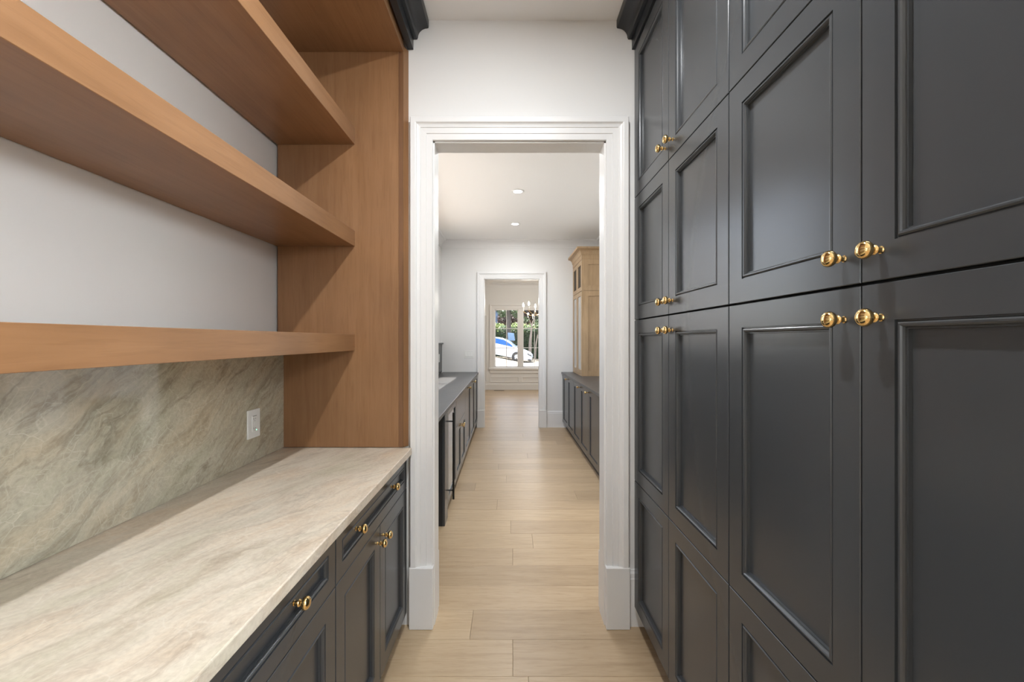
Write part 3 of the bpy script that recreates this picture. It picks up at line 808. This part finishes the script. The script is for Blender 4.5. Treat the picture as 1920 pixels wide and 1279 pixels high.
part('cover_plate', MB().box(.66, .78, Y3 - .024, Y3 - .0185, .10, .17), M['white_plastic'], bo, bevel=.002)
part('receptacle', MB().box(.685, .755, Y3 - .0265, Y3 - .024, .118, .152), M['white_plastic'], bo)
fv = thing('floor_register', (-.33, 11.95, 0), 'slim metal floor register beneath the far window', 'vent')
part('frame', MB().box(-.48, -.18, 11.88, 12.02, .0005, .004), plain('register_metal', (.30, .24, .17), .4), fv)
for k in range(9): part('slat', MB().box(-.465 + k * .031, -.450 + k * .031, 11.90, 12.0, .004, .007), M['slot'], fv)

# ------------------------------------------------------------------ outdoors
M['drive'] = plain('pale_concrete_drive', (.22, .19, .145), .8, bump=.3, bscale=14)
def ground_z(x, y):
    t = min(max((y - 22) / 7.5, 0), 1); t = t * t * (3 - 2 * t)
    u = min(max((y - 32.5) / 2.5, 0), 1)
    zt = -.147 - .194 * (min(max(x, -6), .9) - .39)
    zt = zt * (1 - u) + (-.02 - .06 * min(max(x, -6), 3)) * u
    return -.16 * (1 - t) + zt * t
gx = np.linspace(-16, 20, 37); gy = np.concatenate([np.linspace(12.35, 22, 6), np.linspace(23, 60, 38)])
m = MB()
for y in gy:
    for x in gx: m.v.append((float(x), float(y), ground_z(float(x), float(y))))
for j in range(len(gy) - 1):
    for i in range(len(gx) - 1):
        a = j * len(gx) + i; m.f.append((a, a + 1, a + len(gx) + 1, a + len(gx)))
struct('ground', m, M['drive'], smooth=True)
# unseen side yard, made pale grey so its bounced light stays neutral
M['side_yard'] = plain('pale_side_yard', (.30, .29, .27), .9, bump=.5, bscale=40)
struct('ground.001', MB().box(-14, -3.4, -7, 12.3, -.3, -.15), M['side_yard'])
M['bounce_paving'] = plain('grey_bounce_paving', (.26, .25, .23), .8, bump=.2, bscale=20)  # unseen paving added here, its grey limits light bounced up from below
struct('ground.002', MB().box(2.75, 18, -12, 2.0, -.3, -.16).box(5.3, 18, 2.0, 12.3, -.3, -.16), M['bounce_paving'])

def leaf_cloud(pts, size, seed, flat=.35):
    r = np.random.RandomState(seed); n = len(pts)
    nrm = r.normal(size=(n, 3)); nrm[:, 2] = np.abs(nrm[:, 2]) + flat
    nrm /= np.linalg.norm(nrm, axis=1)[:, None]
    t = np.cross(nrm, r.normal(size=(n, 3))); t /= np.linalg.norm(t, axis=1)[:, None]
    b = np.cross(nrm, t)
    s = size * r.uniform(.6, 1.3, (n, 1))
    P = np.asarray(pts)
    q = np.stack([P - t * s, P + b * s * .5, P + t * s, P - b * s * .5], 1).reshape(-1, 3)
    mb = MB(); mb.v = [tuple(v) for v in q.tolist()]; mb.f = [(4 * i, 4 * i + 1, 4 * i + 2, 4 * i + 3) for i in range(n)]
    return mb
M['hedge'] = leaf_mat('hedge_leaves', (.006, .022, .008), (.014, .045, .014), (.035, .09, .022))
M['hedge_sunlit'] = leaf_mat('hedge_sunlit_leaves', (.06, .12, .02), (.13, .19, .045), (.26, .28, .10))  # paler leaves put the sun on the hedge top into the colour
M['hedge_core'] = plain('hedge_core', (.012, .03, .012), .9)
M['green_leaf'] = leaf_mat('tree_leaves', (.010, .028, .008), (.03, .065, .018), (.10, .15, .055))
M['red_leaf'] = leaf_mat('maroon_leaves', (.012, .005, .004), (.028, .010, .007), (.055, .024, .014))
M['bark'] = plain('dark_bark', (.045, .038, .034), .9, bump=.8, bscale=12)
M['bark_pale'] = plain('pale_bark', (.20, .165, .14), .8, bump=.4, bscale=14)

hd = thing('hedge', (0, 36, 0), 'long clipped green hedge behind the white car, top in sun', 'hedge')
rs = np.random.RandomState(2)
part('core', MB().prism([(35.6, -.3), (35.55, 2.2), (35.9, 2.45), (37.2, 2.75), (38.2, 2.5), (38.3, -.3)], 'x', -9, 9), M['hedge_core'], hd)
N = 9000
px = rs.uniform(-6, 7, N); pz = rs.uniform(0, 2.35, N); py = 35.5 + rs.normal(0, .10, N) - .12 * np.sin(px * 2.1) * np.sin(pz * 2.6)
part('foliage', leaf_cloud(np.stack([px, py, pz], 1), .10, 3, .1), M['hedge'], hd, weld=False)['kind'] = 'stuff'
N = 8000
px = rs.uniform(-6, 7, N); u = rs.uniform(0, 1, N); py = 35.4 + 2.6 * u; pz = 2.15 + .55 * np.sin(np.minimum(u * 1.5, 1) * math.pi / 2) + rs.normal(0, .10, N) + .08 * np.sin(px * 3.1)
part('sunlit_top', leaf_cloud(np.stack([px, py, pz], 1), .10, 5, .8), M['hedge_sunlit'], hd, weld=False)['kind'] = 'stuff'

def tree(name, base, label, trunk, crowns, leaf, bark, n, size, seed):
    t = thing(name, base, label, 'tree')
    mb = MB()
    for pts, rad in trunk: mb.tube(pts, rad, 10)
    part('trunk', mb, bark, t, smooth=True)
    r = np.random.RandomState(seed); P = []
    for c, rad in crowns:
        k = int(n * rad[0] * rad[2] / sum(q[0] * q[2] for _, q in crowns))
        d = r.normal(size=(k, 3)); d /= np.linalg.norm(d, axis=1)[:, None]
        P.append(np.asarray(c) + d * np.asarray(rad) * (r.uniform(.25, 1, (k, 1)) ** .5))
    part('crown', leaf_cloud(np.concatenate(P), size, seed + 1), leaf, t, weld=False)['kind'] = 'stuff'
    return t
tx = -.15
tree('shade_tree', (tx, 34.2, 0), 'shade tree with straight dark trunk before the hedge', [([(tx - .02, 34.2, -.1), (tx, 34.2, 1.5), (tx + .01, 34.2, 3.2), (tx - .04, 34.2, 5.4)], [.24, .19, .175, .16]), ([(tx, 34.2, 4.2), (tx + .7, 34.4, 5.2)], [.07, .04]), ([(tx, 34.2, 4.4), (tx - .6, 34.1, 5.3)], [.07, .04])],
     [((tx - .55, 34.3, 3.85), (.45, .6, .6)), ((tx + .55, 34.4, 3.85), (.5, .7, .6)), ((tx, 34.3, 5.4), (2.4, 2.2, 1.2))], M['green_leaf'], M['bark'], 5200, .085, 11)
ux = 1.62
tree('multi_stem_tree', (ux, 34.6, 0), 'slender multi stemmed tree with pale bark before the hedge', [([(ux - .1, 34.6, -.15), (ux - .06, 34.6, 1.2), (ux + .12, 34.6, 2.6), (ux - .2, 34.6, 3.5)], [.07, .06, .05, .02]), ([(ux + .02, 34.6, -.15), (ux + .06, 34.6, 1.4), (ux + .15, 34.6, 2.7), (ux + .45, 34.6, 3.6)], [.08, .07, .06, .02]),
      ([(ux + .42, 34.7, -.15), (ux + .48, 34.7, 1.0), (ux + .72, 34.7, 2.4), (ux + .95, 34.7, 3.4)], [.07, .06, .05, .02]), ([(ux + .1, 34.6, 2.3), (ux - .55, 34.6, 3.1)], [.04, .012])],
     [((ux + .75, 34.7, 2.7), (.45, .5, .8)), ((ux + .9, 34.7, 1.9), (.3, .4, .5)), ((ux - .5, 34.6, 3.15), (.45, .4, .3))], M['green_leaf'], M['bark_pale'], 900, .075, 21)
tree('maroon_tree', (2.0, 41, 0), 'dark maroon leafed tree beyond the hedge on the right', [([(2.0, 41, -.1), (2.0, 41, 2.5), (2.1, 41, 4)], [.16, .13, .08])],
     [((1.7, 41, 4.3), (.9, 1.0, 1.4)), ((2.8, 41.3, 4.3), (1.1, 1.2, 1.5)), ((2.2, 41, 5.3), (1.5, 1.1, 1.0))], M['red_leaf'], M['bark'], 6500, .11, 31)
tree('maroon_tree', (-.6, 44, 0), 'dark maroon leafed tree beyond the hedge on the left', [([(-.6, 44, -.1), (-.6, 44, 2.5), (-.5, 44, 4)], [.16, .13, .08])],
     [((-.85, 44, 3.6), (.6, .8, .9)), ((-.2, 44, 3.3), (.6, .8, .7)), ((.45, 44, 3.7), (.6, .8, 1.0))], M['red_leaf'], M['bark'], 3600, .11, 41)
tree('background_tree', (1, 50, 0), 'broad dark green tree farthest behind the maroon trees', [([(1, 50, -.1), (1, 50, 3), (1, 50, 5)], [.25, .2, .12])],
     [((1.1, 50, 4.6), (2.3, 1.5, 2.6)), ((3.6, 50, 5.2), (2.4, 1.5, 3.0)), ((.3, 50, 2.4), (1.7, 1.4, 1.6))], M['green_leaf'], M['bark'], 7000, .17, 51)
# pale blue house, mostly hidden
ho = thing('house', (-3.5, 54, 0), 'pale blue clapboard house with dark roof behind the hedge', 'house')
m = MB()
part('wall', MB().box(-7.5, -1.42, 54, 58, -.2, 5.3), plain('blue_siding', (.10, .17, .30), .7), ho)
for k in range(18): m.prism([(53.99, .25 + k * .28), (53.965, .25 + k * .28), (53.985, .52 + k * .28), (53.99, .52 + k * .28)], 'x', -7.5, -1.42)
part('siding', m, plain('blue_siding_boards', (.11, .18, .31), .7), ho)['kind'] = 'stuff'
part('roof', MB().prism([(53.5, 5.2), (56, 6.6), (58.5, 5.2), (58.5, 5.35), (56, 6.8), (53.5, 5.35)], 'x', -7.9, -1.15), plain('dark_shingle', (.035, .03, .03), .8), ho)
part('window', MB().box(-2.05, -1.62, 53.93, 53.99, 3.0, 4.5), plain('house_window', (.045, .08, .15), .3), ho)
# board sign on a dark stand
sg = thing('yard_sign', (.03, 33.4, 0), 'pale blue board sign on dark stand before the hedge', 'sign')
part('board', MB().add([(-.24, 33.42, 2.05), (.26, 33.40, 2.0), (.36, 33.38, 1.40), (-.20, 33.40, 1.42), (-.24, 33.46, 2.05), (.26, 33.44, 2.0), (.36, 33.42, 1.40), (-.20, 33.44, 1.42)], [(0, 1, 2, 3), (4, 5, 6, 7), (0, 1, 5, 4), (1, 2, 6, 5), (2, 3, 7, 6), (3, 0, 4, 7)]), plain('pale_blue_board', (.11, .19, .29), .5), sg)
part('rail', MB().box(-.17, .26, 33.36, 33.40, 1.32, 1.40), M['slot'], sg)
for x in (-.13, .20): part('leg', MB().box(x - .03, x + .03, 33.36, 33.40, ground_z(x, 33.4) - .01, 1.32), M['slot'], sg)

# white car on the sloping drive ------------------------------------------------
TH, YAW = math.radians(-11), math.radians(-9)
car = thing('car', (0, 0, 0), 'white parked sedan nosing downhill, seen through the far window', 'car')
M['car_paint'] = plain('white_car_paint', (.37, .41, .47), .25, coat=.2)
M['car_glass'] = plain('blue_tinted_car_glass', (.003, .035, .13), .2, spec=.25)
M['tyre'] = plain('tyre_rubber', (.012, .012, .013), .8)
M['alloy'] = plain('alloy_rim', (.62, .63, .65), .25, metal=.9)
M['headlamp'] = plain('headlamp_glass', (.05, .055, .065), .08)
def profile_top(u):
    P = [(-3.62, .62), (-3.55, .92), (-3.1, 1.02), (-2.6, 1.08), (-.02, 1.0), (.5, .94), (1.0, .83), (1.22, .70), (1.33, .50), (1.30, .30)]
    for (a, za), (b, zb) in zip(P[:-1], P[1:]):
        if a <= u <= b: return za + (zb - za) * (u - a) / (b - a)
    return P[-1][1]
def half_w(u):
    if u > .6: return .90 - .42 * max(0, (u - .6) / .73) ** 2.2
    if u < -2.9: return .90 - .22 * ((-2.9 - u) / .72) ** 2
    return .90
us = [-3.62, -3.58, -3.5, -3.3, -3.0, -2.6, -2.2, -1.6, -1.0, -.5, -.02, .3, .6, .8, 1.0, 1.12, 1.22, 1.29, 1.33]
def body_section(u):
    zt, w = profile_top(u), half_w(u)
    zb = .20 if -3.3 < u < 1.1 else .28
    pts = [(-w * .93, zb), (-w, zb + .12), (-w, min(zt - .10, .72)), (-w * .975, zt - .05), (-w * .86, zt), (0, zt + .03), (w * .86, zt), (w * .975, zt - .05), (w, min(zt - .10, .72)), (w, zb + .12), (w * .93, zb)]
    return [(u, y, z) for y, z in pts]
m = MB(); secs = [body_section(u) for u in us]; k = len(secs[0])
m.v = [p for s in secs for p in s]
for i in range(len(secs) - 1):
    for j in range(k): m.f.append((i * k + j, i * k + (j + 1) % k, (i + 1) * k + (j + 1) % k, (i + 1) * k + j))
m.f += [tuple(range(k)), tuple((len(secs) - 1) * k + j for j in range(k))]
body = part('body', m, M['car_paint'], car, smooth=True)
# cabin: roof skin over glass
RP = [(-2.95, 1.06), (-2.5, 1.26), (-2.05, 1.41), (-1.55, 1.48), (-1.1, 1.475), (-.75, 1.40), (-.35, 1.20), (.02, .985)]
m = MB(); n_ = len(RP)
def cab(u, z, f=1):
    w = .84 - .22 * max(0, (z - 1.0) / .48)
    return w * f
for u, z in RP: m.v += [(u, -cab(u, z), z - .03), (u, -cab(u, z) * .9, z), (u, 0, z + .015), (u, cab(u, z) * .9, z), (u, cab(u, z), z - .03)]
for i in range(n_ - 1):
    for j in range(4):
        if 4 <= i and j in (1, 2): continue            # windscreen opening
        m.f.append((i * 5 + j, i * 5 + j + 1, i * 5 + 6 + j, i * 5 + 5 + j))
part('roof', m, M['car_paint'], car, smooth=True)
m = MB()
m.v = [(u, s * cab(u, z) * .9, z - .006) for u, z in RP[4:] for s in (-1, 1)]
m.f = [(2 * i, 2 * i + 1, 2 * i + 3, 2 * i + 2) for i in range(len(RP) - 5)]
part('windscreen', m, plain('grey_car_glass', (.16, .22, .25), .08), car, smooth=True)
for s in (-1, 1):
    top = [(u, z - .055) for u, z in RP]
    m = MB(); vs = []
    lo = [(-2.75, 1.06)] + [(u, 1.03 - .01 * (u + 1.4)) for u in (-2.2, -1.6, -1.0, -.5)] + [(-.12, .99)]
    hi = [(-2.60, 1.155), (-2.2, 1.315), (-1.6, 1.41), (-1.0, 1.40), (-.5, 1.225), (-.14, 1.04)]
    for (a, b), (c, d) in zip(lo, hi): vs += [(a, s * (cab(a, b) + .012), b), (c, s * (cab(c, d) + .012), d)]
    m.add(vs, [(2 * i, 2 * i + 1, 2 * i + 3, 2 * i + 2) for i in range(5)])
    part('side_window', m, M['car_glass'], car)
    m = MB()
    for i in range(n_ - 1):
        (a, za), (b, zb) = RP[i], RP[i + 1]
        m.add([(a, s * cab(a, za), za - .03), (b, s * cab(b, zb), zb - .03), (b, s * (.855), .97), (a, s * (.855), .97)], [(0, 1, 2, 3)])
    part('cabin_side', m, M['car_paint'], car)
    part('mirror', MB().sphere((-.12, s * .99, 1.02), .10, 12, 8, (.9, 1.1, .75)), M['car_paint'], car, smooth=True)
    part('headlamp', MB().add([(1.0, s * .815, .765), (1.27, s * .60, .64), (1.29, s * .56, .56), (.98, s * .85, .68)], [(0, 1, 2, 3)]).sphere((1.14, s * .70, .66), .10, 12, 8, (1.4, .7, .45)), M['headlamp'], car, smooth=True)
    part('door_handle', MB().box(-1.25, -1.05, s * .895 - .02, s * .895 + .02, .84, .87), M['alloy'], car)
    for wu in (.25, -2.5):
        part('wheel_arch', MB().lathe([(-.012, .30), (-.012, .385), (.014, .385), (.014, .30)], 'y', (wu, s * .90, .33), 1, 28), M['tyre'], car, smooth=True)
        wh = part('wheel', MB().lathe([(-.10, .20), (-.10, .31), (-.07, .33), (.07, .33), (.10, .31), (.10, .20), (-.10, .20)], 'y', (wu, s * .83, .33), 1, 32), M['tyre'], car, smooth=True)
        m = MB().lathe([(-.01, .0001), (-.01, .045), (.02, .045), (.02, .0001)], 'y', (wu, s * .89, .33), 1, 16)
        m.lathe([(0, .195), (.03, .21), (.03, .195)], 'y', (wu, s * .90, .33), 1, 28)
        for q in range(5):
            a = 2 * math.pi * q / 5 + .3
            m.tube([(wu + .04 * math.cos(a), s * .915, .33 + .04 * math.sin(a)), (wu + .2 * math.cos(a), s * .915, .33 + .2 * math.sin(a))], [.03, .022], 6)
        part('rim', m, M['alloy'], wh, smooth=True)
part('grille', MB().box(1.20, 1.335, -.42, .42, .30, .50), M['headlamp'], car, bevel=.02)
part('lower_grille', MB().box(1.10, 1.31, -.72, .72, .20, .32), M['slot'], car, bevel=.02)
Rm = Matrix.Rotation(YAW, 4, 'Z') @ Matrix.Rotation(-TH, 4, 'Y')
wc_local = Vector((.25, -.88, 0))
target = Vector((.40, 31.0, ground_z(.40, 31.0) + .005))
car.rotation_euler = Rm.to_euler()
car.location = target - (Rm.to_3x3() @ wc_local)
